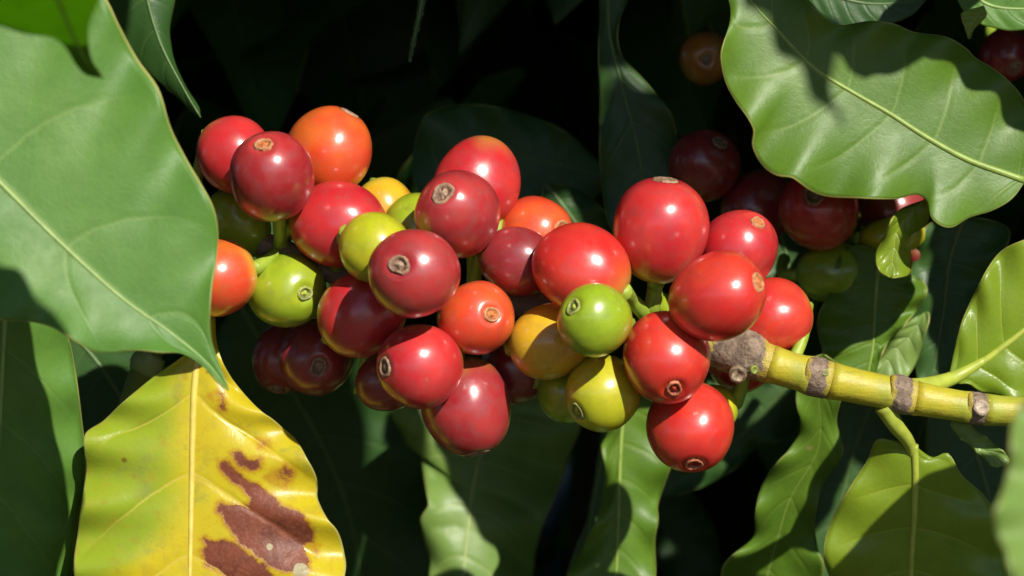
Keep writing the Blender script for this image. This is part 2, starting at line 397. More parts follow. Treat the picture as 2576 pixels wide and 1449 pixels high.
LF([(20,700),(10,850),(0,1050),(-20,1300),(-60,1600)],
   [(120,760),(172,850),(190,930),(200,1000),(207,1060),(213,1110),(216,1200),(207,1260),(190,1350),(180,1449),(120,1550)],
   [(-100,750),(-200,900),(-240,1100),(-240,1300),(-180,1500)],
   G_deep, d0=8, gy=.012, gx=.05, wave=1.6, wf=6, seed=6, bulge=.6, label='half shaded green leaf hanging in the lower left corner')
LF([(525,790),(505,860),(494,920),(487,1000),(484,1100),(481,1250),(478,1400),(474,1600),(470,1800)],
   [(505,830),(470,885),(430,918),(390,945),(340,985),(300,1020),(260,1058),(215,1090),(212,1140),(216,1180),(206,1260),(196,1330),(186,1449),(220,1600),(350,1740)],
   [(541,800),(544,850),(556,900),(582,950),(640,1018),(700,1068),(742,1102),(776,1160),(799,1212),(799,1252),(821,1300),(851,1342),(866,1390),(867,1449),(820,1580),(650,1730)],
   G_yell, d0=10, gx=0, gy=-.004, wave=1.8, wf=8, bulge=1.0, NV=5, K=1.0, nu=190, nv=60, seed=8, mr=1.35, stain=stain, curl=1.0,
   label='yellow leaf with large brown blotches below the fruit')
LF([(600,760),(680,900),(800,1100),(880,1300),(930,1600)], [(540,860),(540,1000),(620,1200),(700,1400),(800,1560)],
   [(760,800),(900,880),(1000,980),(1060,1130),(1100,1300),(1080,1500)], G_dark, d0=150, gy=.02, wave=3, seed=9, label='dark shaded leaf right of the yellow leaf')
LF([(1290,940),(1240,1060),(1200,1180),(1180,1300),(1165,1449),(1150,1640)],
   [(1100,970),(990,1035),(1005,1082),(1030,1128),(1055,1133),(1064,1180),(1074,1240),(1078,1270),(1060,1300),(1058,1320),(1070,1370),(1080,1410),(1080,1460),(1110,1560)],
   [(1420,1000),(1460,1070),(1440,1130),(1405,1230),(1370,1310),(1350,1380),(1330,1470),(1230,1580)],
   G_pale, d0=120, gy=-.02, gx=.02, wave=3.5, wf=3.3, bulge=1.2, NV=7, K=.8, nu=110, nv=18, seed=10, fold=3, label='pale crinkled leaf below the middle of the cluster')
LF([(1590,940),(1568,1050),(1560,1150),(1556,1300),(1550,1449),(1540,1650)],
   [(1540,960),(1528,1080),(1512,1120),(1521,1170),(1516,1230),(1508,1290),(1480,1350),(1440,1420),(1425,1470),(1470,1590)],
   [(1650,960),(1690,1060),(1700,1130),(1672,1220),(1655,1270),(1656,1310),(1648,1360),(1650,1440),(1640,1520),(1590,1600)],
   G_mid, d0=70, wave=2.0, wf=5, bulge=.7, seed=11, fold=2, label='upright green leaf under the yellow green cherry')
LF([(1545,1010),(1505,1200),(1478,1350),(1440,1560)], [(1515,1080),(1480,1290),(1428,1440)], [(1560,1100),(1540,1300),(1500,1480)],
   G_dark, d0=105, seed=12, label='narrow dark leaf edge beside the black gap')
LF([(2020,930),(1900,1060),(1800,1150),(1700,1215),(1655,1252)], [(1850,900),(1740,1000),(1680,1100),(1650,1200)], [(2000,1080),(1900,1130),(1870,1160),(1800,1212),(1720,1240)],
   G_dark, d0=130, seed=13, wave=2, label='dark leaf behind the lowest red cherry')
LF([(2070,890),(2060,1000),(2065,1080),(2050,1150),(1990,1250),(1960,1340),(1930,1449),(1890,1620)],
   [(2015,920),(2003,985),(2005,1020),(2013,1060),(2010,1090),(1985,1130),(1935,1190),(1910,1240),(1900,1300),(1895,1350),(1840,1400),(1813,1449),(1830,1560)],
   [(2120,930),(2116,1000),(2105,1060),(2119,1140),(2070,1220),(2050,1300),(2056,1370),(2070,1449),(2000,1560)],
   G_mid, d0=53, gy=.04, wave=1.8, wf=6, bulge=.4, seed=14, nu=100, midrib=False, label='wavy sunlit leaf under the branch node')
LF([(2230,930),(2160,1100),(2110,1300),(2080,1620)], [(2090,960),(2030,1100),(1990,1300),(2010,1500)], [(2330,1000),(2280,1200),(2200,1400),(2140,1560)],
   G_dark, d0=115, seed=15, label='dark leaf between the two lower right leaves')
LF([(1835,0)] and [(2580,455),(2530,437),(2430,400),(2330,345),(2240,287),(2150,235),(2050,172),(1960,80),(1880,-10),(1800,-150)],
   [(2600,400),(2600,340),(2580,260),(2550,215),(2500,172),(2456,146),(2430,120),(2380,92),(2300,80),(2250,60),(2190,52),(2110,62),(2062,32),(2030,0),(1960,-90),(1880,-170)],
   [(2545,500),(2495,530),(2440,547),(2390,573),(2345,550),(2330,505),(2302,490),(2250,501),(2160,498),(2080,495),(2040,480),(2012,460),(1990,446),(1950,440),(1916,415),(1894,370),(1897,330),(1880,295),(1850,255),(1826,210),(1814,150),(1820,110),(1836,50),(1832,0),(1800,-70)],
   G_mid, d0=10, gx=.008, gy=-.008, wave=1.8, wf=6.5, bulge=.16, NV=8, K=1.0, nu=130, nv=20, seed=16, fold=-1.0, mr=1.15, label='broad sunlit wavy edged leaf at the upper right')
LF([(1540,-150),(1530,50),(1560,200),(1600,350),(1620,480),(1630,650)], [(1480,-100),(1505,0),(1506,150),(1508,300),(1512,450),(1540,580)],
   [(1600,-60),(1580,0),(1556,60),(1553,110),(1572,150),(1620,200),(1662,250),(1690,290),(1703,350),(1709,450),(1690,560)],
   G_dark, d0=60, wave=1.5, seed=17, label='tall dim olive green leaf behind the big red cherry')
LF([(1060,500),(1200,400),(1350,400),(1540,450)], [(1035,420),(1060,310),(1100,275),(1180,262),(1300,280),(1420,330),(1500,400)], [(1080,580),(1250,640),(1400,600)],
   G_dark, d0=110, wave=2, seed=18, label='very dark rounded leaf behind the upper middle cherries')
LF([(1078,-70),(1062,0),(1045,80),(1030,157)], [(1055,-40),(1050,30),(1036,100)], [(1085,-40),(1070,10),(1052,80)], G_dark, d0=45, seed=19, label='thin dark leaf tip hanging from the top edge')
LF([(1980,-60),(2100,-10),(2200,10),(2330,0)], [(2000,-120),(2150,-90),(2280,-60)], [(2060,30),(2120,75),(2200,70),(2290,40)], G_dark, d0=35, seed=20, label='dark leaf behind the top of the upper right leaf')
LF([(2370,-80),(2450,-10),(2520,20),(2660,20)], [(2450,-100),(2600,-80)], [(2408,0),(2440,42),(2490,68),(2576,74)], G_deep, d0=25, seed=21, label='dim green leaf in the top right corner')
LF([(2475,15),(2448,60),(2437,98)], [(2420,32),(2428,75)], [(2482,40),(2452,72)], G_lime, d0=8, seed=22, nu=30, midrib=False, label='tiny sunlit leaf tip near the top right corner')
LF([(2215,630),(2205,720),(2200,800),(2195,880),(2182,950),(2172,1000)], [(2150,618),(2110,645),(2092,720),(2060,790),(2056,830),(2070,885),(2050,912),(2080,960)],
   [(2250,690),(2300,695),(2332,722),(2322,760),(2262,830),(2222,880),(2198,960)], G_mid, d0=47, wave=1.5, wf=5, seed=23, label='leaf with dark shade above and sunlit base behind the branch')
LF([(2330,500),(2262,570),(2248,630),(2240,698)], [(2262,528),(2232,580),(2203,632),(2212,678)], [(2335,560),(2285,600),(2292,655),(2286,692)], G_lime, d0=17, wave=2.5, wf=2, seed=24, midrib=False, label='small curled light green leaf under the upper right leaf')
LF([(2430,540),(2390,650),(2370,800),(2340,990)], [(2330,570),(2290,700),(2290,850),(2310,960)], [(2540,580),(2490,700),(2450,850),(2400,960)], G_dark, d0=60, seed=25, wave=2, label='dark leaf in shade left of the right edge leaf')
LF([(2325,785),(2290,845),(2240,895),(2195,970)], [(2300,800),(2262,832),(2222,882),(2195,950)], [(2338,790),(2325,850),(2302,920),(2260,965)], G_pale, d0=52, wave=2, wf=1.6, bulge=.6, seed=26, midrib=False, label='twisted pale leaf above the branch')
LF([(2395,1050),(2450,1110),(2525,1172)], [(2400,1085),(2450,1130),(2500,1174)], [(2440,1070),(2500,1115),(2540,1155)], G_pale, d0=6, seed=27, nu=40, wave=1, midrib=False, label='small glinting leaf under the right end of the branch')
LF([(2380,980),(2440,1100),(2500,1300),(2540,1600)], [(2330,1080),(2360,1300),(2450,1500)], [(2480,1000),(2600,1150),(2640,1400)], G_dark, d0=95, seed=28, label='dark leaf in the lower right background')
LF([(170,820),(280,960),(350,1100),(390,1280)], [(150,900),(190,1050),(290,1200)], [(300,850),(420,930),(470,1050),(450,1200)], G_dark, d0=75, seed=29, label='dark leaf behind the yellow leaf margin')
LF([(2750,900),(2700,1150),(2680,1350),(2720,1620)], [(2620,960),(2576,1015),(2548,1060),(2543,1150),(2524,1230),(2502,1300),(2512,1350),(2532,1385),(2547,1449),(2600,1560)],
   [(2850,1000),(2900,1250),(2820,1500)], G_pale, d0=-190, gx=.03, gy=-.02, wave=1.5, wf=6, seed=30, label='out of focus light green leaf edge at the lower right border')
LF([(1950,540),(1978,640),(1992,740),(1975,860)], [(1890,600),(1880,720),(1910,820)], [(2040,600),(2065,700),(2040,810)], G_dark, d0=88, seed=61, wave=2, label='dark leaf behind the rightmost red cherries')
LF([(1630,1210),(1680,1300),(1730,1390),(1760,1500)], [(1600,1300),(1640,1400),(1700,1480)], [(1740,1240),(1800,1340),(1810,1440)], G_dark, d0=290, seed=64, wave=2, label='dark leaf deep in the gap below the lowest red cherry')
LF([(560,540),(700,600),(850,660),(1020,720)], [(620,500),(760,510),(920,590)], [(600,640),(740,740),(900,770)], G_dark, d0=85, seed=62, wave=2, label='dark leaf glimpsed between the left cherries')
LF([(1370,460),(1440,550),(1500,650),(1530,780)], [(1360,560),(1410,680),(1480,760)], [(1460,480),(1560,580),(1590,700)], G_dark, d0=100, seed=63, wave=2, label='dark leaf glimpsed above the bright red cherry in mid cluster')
# unseen leaves added outside the frame for their shade, outlined from where it falls
def onto(pts, d, dc):
    out = []
    for x, y in pts:
        p = W(x, y, d); p = p + SUN * ((dc / 1000.0 - p.y) / SUN.y); k = (D + p.y) / D
        out.append((p.x / (S * k) + 1288, 724.5 - (p.z - ZC) / (S * k)))
    return out
def shade_caster(mid, left, right, d, dc, seed, mats=None):
    LF(onto(mid, d, dc), onto(left, d, dc), onto(right, d, dc), mats or G_deep, d0=dc, wave=1.0, wf=5, seed=seed, nu=48, nv=8)
shade_caster([(1900,-330),(1960,-150),(2020,30),(2060,180),(2115,338)], [(1850,-200),(1862,-60),(1890,20),(1955,120),(2035,240)], [(2050,-260),(2140,-100),(2165,50),(2105,140),(2085,210),(2108,295)], 10, -215, 50)
shade_caster([(2150,20),(2300,50),(2450,110),(2650,360)], [(2190,108),(2290,114),(2380,138),(2460,188),(2540,258),(2600,320)], [(2250,-80),(2450,-60),(2620,100)], 10, -45, 51)
shade_caster([(-330,480),(-150,590),(20,740),(172,850)], [(-180,530),(0,640),(70,705),(140,782)], [(-330,650),(-150,780),(0,835),(100,858)], -64, -190, 52)
shade_caster([(560,640),(680,900),(780,1150),(850,1560)], [(470,800),(480,1000),(560,1250),(680,1450)], [(700,720),(840,900),(925,1150),(930,1400)], 150, -100, 53)
shade_caster([(2760,1260),(2600,1290),(2400,1390),(2180,1560)], [(2640,1235),(2500,1218),(2410,1200),(2310,1225),(2230,1282),(2150,1370),(2080,1470)], [(2760,1250),(2650,1480),(2400,1600)], 12, -60, 54)
shade_caster([(1820,250),(1830,400),(1830,500),(1800,660)], [(1710,330),(1670,450),(1710,590)], [(1950,330),(2010,450),(1950,600)], 60, -100, 56)
shade_caster([(2500,20),(2530,120),(2550,200),(2560,280)], [(2440,80),(2430,150),(2470,230)], [(2610,70),(2640,150),(2620,230)], 60, -60, 57)
shade_caster([(2440,500),(2440,650),(2430,800),(2400,1000)], [(2350,560),(2335,700),(2345,880)], [(2560,580),(2560,700),(2500,880)], 60, -30, 58)
# green shoot glimpsed behind the yellow leaf
sh = tube('shoot', [W(400,840,50), W(372,900,48), W(350,950,48), W(322,1030,50), W(290,1130,60)], [.0022,.0027,.0024,.0022,.002], M_green_stem, bush, 12, .04, 2, n=20)
tube('shoot_node', [W(386,890,46), W(368,915,46), W(356,938,46)], [.0029,.0034,.0028], simple_mat('node_pale', (.36,.40,.16), (.28,.33,.10), 300, .5), sh, 12, .08, 5, n=8)

# ------------------------------------------------------------------ fruiting branch
branch = empty('coffee_branch', W(2576, 1035, 0))
tag(branch, 'yellow green branch with brown nodes carrying the fruit cluster', 'branch')
BP = crv([(2760,1050,-2),(2576,1036,0),(2460,1028,0),(2265,994,0),(2060,950,0),(1925,912,1),(1850,892,2),(1740,848,4),(1600,800,6),(1450,775,7),(1320,766,6),(1150,760,6),(950,720,6),(780,660,6),(620,600,8),(450,560,10),(250,500,24),(0,430,60),(-250,360,120)], 460)
BW = [W(*p) for p in BP]
def bseg(x1, x0): return [i for i in range(460) if x0 <= BP[i][0] <= x1]
def M_twig():
    T = NT('branch_skin'); B = T.bsdf; oc = T.n('TexCoord').outputs['Object']
    n1 = T.noise(oc, 130, 4); n2 = T.noise(oc, 700, 5, .65)
    st = T.noise(T.n('VectorMath', {0: oc, 1: (.16, 1.0, 1.0)}, operation='MULTIPLY').outputs[0], 900, 4, .6)
    col = T.mix(T.ss(n1, .35, .65), C4((.42, .36, .02)), C4((.30, .32, .03)))
    col = T.mix(T.math('MULTIPLY', T.ss(n2, .56, .72), .7), col, C4((.36, .22, .09)))
    col = T.mix(T.math('MULTIPLY', T.ss(st, .50, .68), .55), col, C4((.24, .20, .03)))
    T.set(B.inputs['Base Color'], col); T.set(B.inputs['Roughness'], .48); T.set(B.inputs['Normal'], T.bump(T.math('ADD', n2, st), .3, .0005)); return T.m
M_tw = M_twig()
def M_nodef():
    T = NT('node_cork'); B = T.bsdf; oc = T.n('TexCoord').outputs['Object']
    v = T.n('SeparateXYZ', {0: T.n('UVMap').outputs[0]}).outputs[1]
    n1 = T.noise(oc, 380, 5, .65); n2 = T.noise(oc, 1300, 4, .6); n3 = T.noise(oc, 260, 4, .6)
    e = T.math('MULTIPLY', T.math('MINIMUM', v, T.math('SUBTRACT', 1.0, v)), 3.2)
    mk = T.ss(T.math('ADD', e, T.math('MULTIPLY_ADD', n3, 3.0, -1.6)), .25, .55)
    cork = T.mix(T.ss(n1, .35, .65), C4((.13, .09, .062)), C4((.29, .21, .145))); cork = T.mix(T.math('MULTIPLY', T.ss(n2, .52, .7), .8), cork, C4((.065, .045, .04)))
    sk = T.mix(n1, C4((.42, .36, .02)), C4((.36, .24, .08)))
    T.set(B.inputs['Base Color'], T.mix(mk, sk, cork)); T.set(B.inputs['Roughness'], T.ss(mk, 0, 1, .42, .8))
    T.set(B.inputs['Normal'], T.bump(T.math('ADD', n1, T.math('MULTIPLY', n2, .5)), .7, .0008)); return T.m
M_node = M_nodef()
M_old = simple_mat('old_wood', (.17, .12, .085), (.26, .19, .13), 300, .8, .8, .0009, (.07, .045, .03))
for k, (a, b, ra, rb) in enumerate([(2760,2470,36,38),(2448,2285,38,42),(2250,2075,42,45),(2040,1935,46,46)]):
    ix = bseg(a, b)[::3]
    tube('internode', [BW[i] for i in ix], [PX(ra + (rb - ra) * j / (len(ix) - 1)) * (1 + .08 * abs(2 * j / (len(ix) - 1) - 1) ** 4) for j in range(len(ix))], M_tw, branch, 20, .015, k)
def node(x, half, r, seed, bumps):
    ix = bseg(x + half, x - half); V, F, UV = tube_data([BW[i] for i in ix], [PX(r * (.95 + .09 * abs(math.sin(math.pi * j / (len(ix) - 1))) ** .6)) for j in range(len(ix))], 20, .05, seed)
    V = [Vector(v) for v in V]
    for (bx, by, bd, br, ba) in bumps:
        c = W(bx, by, bd); R = PX(br)
        for q, v in enumerate(V):
            dd = (v - c).length
            if dd < R: V[q] = v + (v - BW[ix[len(ix) // 2]]).normalized() * PX(ba) * (1 - (dd / R) ** 2) ** 2
    return mesh_obj('node', V, F, M_node, BW[ix[0]], branch, UV)
node(2461, 34, 40, 1, [(2455,1005,-3,40,8)]); node(2268, 38, 45, 2, [(2262,960,-2,45,12),(2275,1030,-3,40,8)]); node(2058, 36, 48.5, 3, [(2050,925,-3,40,9)])
node(1862, 88, 50, 4, [(1880,850,0,70,24),(1900,868,-3,45,16),(1855,935,-3,45,16),(1820,880,-2,40,8)])
ix = bseg(1790, -250)[::4]
tube('old_stem', [BW[i] for i in ix], [PX(36 - 8 * j / len(ix)) for j in range(len(ix))], M_old, branch, 16, .08, 9)
def knob(name, x, y, d, r, mat, dirv, seed):
    c = W(x, y, d); dv = Vector(dirv).normalized(); prof = [(1.0,-.5),(1.05,.1),(.9,.45),(.62,.40),(.45,.22),(.0,.26)]
    a = dv.orthogonal().normalized(); b = dv.cross(a); V = []; UV = []; F = []; sg = 16; rng = np.random.RandomState(seed)
    for i, (rr, h) in enumerate(prof):
        for k in range(sg):
            th = 2 * math.pi * k / sg; q = 1 + .18 * (rng.rand() - .5)
            V.append(c + (a * math.cos(th) + b * math.sin(th)) * PX(r) * rr * q + dv * PX(r) * h * (1 + .2 * (rng.rand() - .5))); UV.append((k / sg, i / 5))
    for i in range(len(prof) - 1):
        for k in range(sg): F.append((i*sg+k, i*sg+(k+1)%sg, (i+1)*sg+(k+1)%sg, (i+1)*sg+k))
    return mesh_obj(name, V, F, mat, c, branch, UV)
M_scar_tan = scar_mat('stalk_scar', (.42,.33,.20), (.10,.07,.04), (.24,.17,.10))
knob('stalk_scar', 1856, 942, -4.4, 22, M_scar_tan, (-.1,-1,-.35), 3)
knob('bud', 2076, 938, -3.5, 9, M_green_stem, (.1,-1,.3), 4); knob('bud', 1897, 930, -4, 11, M_green_stem, (.4,-1,-.2), 6)
knob('stalk_scar', 2468, 1026, -3.1, 20, scar_mat('pale_scar', (.5,.42,.30),(.34,.24,.18),(.48,.40,.28)), (0,-1,.2), 7)
leaf(branch, [(2300,1120),(2303,1200),(2300,1300),(2294,1400),(2288,1600),(2285,1750)],
   [(2250,1108),(2205,1108),(2180,1160),(2140,1222),(2100,1290),(2077,1350),(2072,1400),(2085,1449),(2140,1580),(2220,1690)],
   [(2345,1150),(2385,1140),(2420,1195),(2470,1240),(2505,1295),(2530,1400),(2530,1480),(2450,1620),(2350,1710)],
   G_lime, d0=12, gy=.02, wave=1.2, wf=5, bulge=.8, seed=31, fold=1.5, mr=1.3, petiole=[(2226,1020,0),(2252,1068,1),(2290,1122,5.6),(2303,1200,9.8)],
   label='lime green leaf hanging on its stalk from the branch node')
leaf(branch, [(2385,955),(2430,938),(2480,905),(2540,860),(2620,800),(2800,680)],
   [(2392,920),(2400,880),(2420,810),(2445,750),(2482,680),(2520,630),(2576,603),(2680,570),(2780,600)],
   [(2410,966),(2440,966),(2470,985),(2520,998),(2576,1005),(2700,960),(2800,820)],
   G_lime, d0=6, wave=1.2, wf=5, bulge=.9, seed=32, mr=1.5, petiole=[(2262,984,-1),(2330,972,2),(2400,950,5.6),(2480,905,6.2)],
   label='lime green leaf rising from the branch at the right edge')

# ------------------------------------------------------------------ cherries
RED = cherry_mat('cherry_red', (.46,.013,.020), (.58,.030,.026), (.50,.26,.03), dust=.07)
BRT = cherry_mat('cherry_bright', (.55,.016,.014), (.62,.042,.018), (.62,.30,.04), dust=.05)
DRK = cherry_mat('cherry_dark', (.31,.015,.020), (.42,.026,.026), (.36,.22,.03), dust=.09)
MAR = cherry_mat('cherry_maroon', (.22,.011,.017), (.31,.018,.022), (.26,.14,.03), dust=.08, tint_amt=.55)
ORA = cherry_mat('cherry_orange', (.66,.13,.012), (.64,.055,.016), (.62,.36,.04), dust=.05)
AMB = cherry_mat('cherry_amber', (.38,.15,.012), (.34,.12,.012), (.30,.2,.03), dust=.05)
ORR = cherry_mat('cherry_orange_red', (.62,.050,.015), (.66,.10,.016), (.62,.34,.04), dust=.06)
YEL = cherry_mat('cherry_yellow', (.62,.38,.015), (.60,.29,.012), (.50,.42,.04), dust=.04, sss=.25)
YGR = cherry_mat('cherry_yellow_green', (.40,.42,.012), (.47,.44,.015), (.28,.36,.02), dust=.03, sss=.25, speck=.35)
GRN = cherry_mat('cherry_green', (.25,.36,.012), (.31,.39,.016), (.20,.32,.02), dust=.03, sss=.25, rough=.38, speck=.35)
S_TAN = scar_mat('scar_tan', (.33,.20,.12), (.19,.10,.06), (.34,.22,.14))
S_ORG = scar_mat('scar_orange', (.46,.22,.10), (.42,.13,.035), (.58,.17,.03))
S_RED = scar_mat('scar_red', (.50,.16,.07), (.22,.03,.02), (.50,.05,.02))
S_GRN = scar_mat('scar_green', (.34,.36,.09), (.16,.20,.03), (.36,.40,.05))
M_ped = simple_mat('pedicel_green', (.30,.38,.04), (.22,.31,.03), 260, .45, .3, .0004)

# x, y, R, elongation, axis px toward the eye scar (dx, dy, towards camera), depth mm, material, scar material, label
CH = [
 ('a', 592,390, 90,1.05,(.7,.6,.2),  2, RED, S_TAN, 'red cherry at the upper left end, half hidden behind a darker one'),
 ('b', 683,446,100,1.14,(-.10,-.66,.72),-10, DRK, S_ORG, 'dark red cherry with orange eye scar, upper left of the cluster'),
 ('c', 828,377,100,1.04,(.46,-.84,.10),  0, ORA, S_TAN, 'bright orange cherry at the top of the cluster'),
 ('d', 850,566,104,1.10,(1,.1,.1), -5, RED, S_TAN, 'red cherry directly below the bright orange one'),
 ('e', 968,522, 70,1.02,(.3,.9,.2),  10, YEL, S_GRN, 'yellow cherry peeping out from behind two red ones'),
 ('f',1050,566, 76,1.05,(.9,.2,.2),   7, GRN, S_GRN, 'small green cherry wedged behind the scarred dark red one'),
 ('g', 944,622, 82,1.04,(.9,.5,.2), -10, YGR, S_GRN, 'plain yellow green cherry left of the big dark red one'),
 ('h',1200,458,100,1.12,(-.4,.85,.2),  8, RED, S_TAN, 'dusty red cherry at the top middle, behind another'),
 ('i',1152,540,100,1.17,(-.30,-.42,.86),-8, DRK, S_TAN, 'dark red cherry with ragged tan eye scar in the upper middle'),
 ('j',1043,690,108,1.04,(-.30,-.20,.93),-20, DRK, S_TAN, 'large dark red cherry facing the viewer in mid cluster'),
 ('k',1345,590, 90,1.04,(.62,-.10,.62), 11, ORR, S_ORG, 'orange red cherry behind the maroon one'),
 ('l',1302,657, 82,1.14,(1,.2,.1), -1, MAR, S_TAN, 'small maroon cherry in the centre gap of the cluster'),
 ('m',1462,678,106,1.12,(-.85,-.45,-.2), -11, BRT, S_TAN, 'bright red cherry directly above the shiny green one'),
 ('n',1663,580,116,1.08,(.08,-.97,.18), -10, RED, S_TAN, 'largest upright red cherry standing on its green stalk'),
 ('o',1857,632, 96,1.05,(.42,-.68,.55), -5, RED, S_ORG, 'red cherry behind right of the largest upright one'),
 ('p',1803,745,104,1.15,(.80,-.28,.50), -20, BRT, S_ORG, 'bright red cherry with orange eye scar on its right end'),
 ('q',1943,798, 92,1.03,(-.8,.3,.1), 6, BRT, S_TAN, 'rightmost bright red cherry above the branch'),
 ('r',1866,898, 80,1.05,(-.9,.2,.1), 15, RED, S_TAN, 'red cherry mostly hidden behind the brown branch node'),
 ('s',1675,900,106,1.03,(.14,.66,.72),-12, BRT, S_RED, 'bright red cherry with ringed eye scar low on its face'),
 ('t',1738,1072,102,1.08,(.03,.80,.58), -5, BRT, S_RED, 'lowest red cherry with an open dark eye hole'),
 ('u',1792,1030,58,1.05,(-.9,.2,.1),    9, YGR, S_GRN, 'yellow green cherry just showing behind the lowest red one'),
 ('v',1498,805, 86,1.06,(-.62,-.36,.70),-18, GRN, S_GRN, 'shiny green cherry with ringed eye scar in front of the yellow one'),
 ('w',1385,860, 88,1.14,(.9,-.2,.1),  -5, YEL, S_GRN, 'golden yellow cherry half shaded by the green one'),
 ('x',1518,988, 89,1.05,(-.70,.46,.52),-10, YGR, S_GRN, 'yellow green cherry below the shiny green one'),
 ('y',1432,985, 72,1.05,(.9,.1,.1),   5, GRN, S_GRN, 'shaded green cherry tucked left behind the yellow green one'),
 ('z',1195,802, 90,1.04,(.45,-.12,.88),-10, ORR, S_ORG, 'small orange red cherry with wrinkled eye scar'),
 ('A', 912,790, 98,1.12,(.8,-.6,.1),  -6, RED, S_TAN, 'red cherry half shaded by the large dark red one'),
 ('B',1057,920, 98,1.06,(-.80,.02,.58),-11, RED, S_TAN, 'red cherry with tan eye scar on its left end'),
 ('C',1176,1022,107,1.10,(.2,.93,.15),  -1, DRK, S_TAN, 'large dark red cherry hanging lowest in the middle'),
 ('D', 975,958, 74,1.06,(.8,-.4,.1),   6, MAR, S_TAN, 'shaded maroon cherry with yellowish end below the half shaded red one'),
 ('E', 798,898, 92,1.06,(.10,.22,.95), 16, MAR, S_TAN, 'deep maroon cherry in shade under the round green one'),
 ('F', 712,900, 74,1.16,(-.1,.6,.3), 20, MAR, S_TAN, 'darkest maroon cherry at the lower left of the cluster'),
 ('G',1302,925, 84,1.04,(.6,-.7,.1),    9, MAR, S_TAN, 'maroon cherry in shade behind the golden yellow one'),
 ('H', 720,728, 92,1.06,(.54,.10,.83), 4, GRN, S_GRN, 'round green cherry with eye scar at the left of the cluster'),
 ('I', 545,698, 92,1.04,(-.9,.2,.1), -3, ORA, S_TAN, 'orange cherry cut off by the large left leaf'),
 ('J', 597,562, 74,1.20,(-.55,-.75,.2), 8, GRN, S_GRN, 'oblong green cherry beside the large left leaf'),
 ('K',1362,712, 46,1.05,(0,-1,.1),   14, ORA, S_TAN, 'tiny glimpse of an orange cherry below the maroon one'),
 ('M',2062,530, 96,1.05,(-.22,-.34,.85), 46, RED, S_TAN, 'shaded red cherry with eye scar just under the upper right leaf margin'),
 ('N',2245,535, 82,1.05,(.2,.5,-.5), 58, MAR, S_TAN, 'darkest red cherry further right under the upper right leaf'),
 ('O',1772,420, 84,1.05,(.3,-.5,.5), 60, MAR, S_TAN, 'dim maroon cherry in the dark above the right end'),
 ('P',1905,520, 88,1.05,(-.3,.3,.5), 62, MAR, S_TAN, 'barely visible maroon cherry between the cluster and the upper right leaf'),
 ('Q',1773,145, 64,1.05,(.0,.15,.98),  75, AMB, S_TAN, 'dim orange cherry in the dark beside the upper right leaf'),
 ('R',2095,684, 70,1.22,(.9,-.1,.2), 52, GRN, S_GRN, 'oval green cherry in shade right of the cluster'),
 ('S',2305,640, 34,1.05,(.1,.3,-.5), 64, MAR, S_TAN, 'small dark red cherry seen through the curled leaf'),
 ('T',2532,140, 64,1.05,(.1,.3,.5),    60, MAR, S_TAN, 'dim maroon cherry near the top right corner'),
 ('U',2245,592, 46,1.7,(.97,-.1,.1), 52, YGR, S_GRN, 'narrow olive cherry in shade behind the small curled leaf'),
 ('V',1680,776, 32,1.1,(.2,.4,.2),     12, GRN, S_GRN, 'tiny green cherry beside the stalk of the largest cherry'),
]
# settle depths so that neighbouring fruits touch instead of running into each other
dep = np.array([c[6] for c in CH], float); rad = np.array([c[3] * 1.045 * (1 + (c[4] - 1) * .35) for c in CH]) * S * 1000
order = dep.copy()
for it in range(300):
    mv = 0
    for i in range(len(CH)):
        for j in range(i + 1, len(CH)):
            dx = (CH[i][1] - CH[j][1]) * S * 1000; dy = (CH[i][2] - CH[j][2]) * S * 1000
            need = ((rad[i] + rad[j]) * .965) ** 2 - dx * dx - dy * dy
            if need <= 0: continue
            need = math.sqrt(need); f, b = (i, j) if order[i] <= order[j] else (j, i)
            gap = dep[b] - dep[f]
            if gap < need:
                e = (need - gap) * .5; dep[f] -= e * .35; dep[b] += e * .65; mv = max(mv, e)
    if mv < .02: break

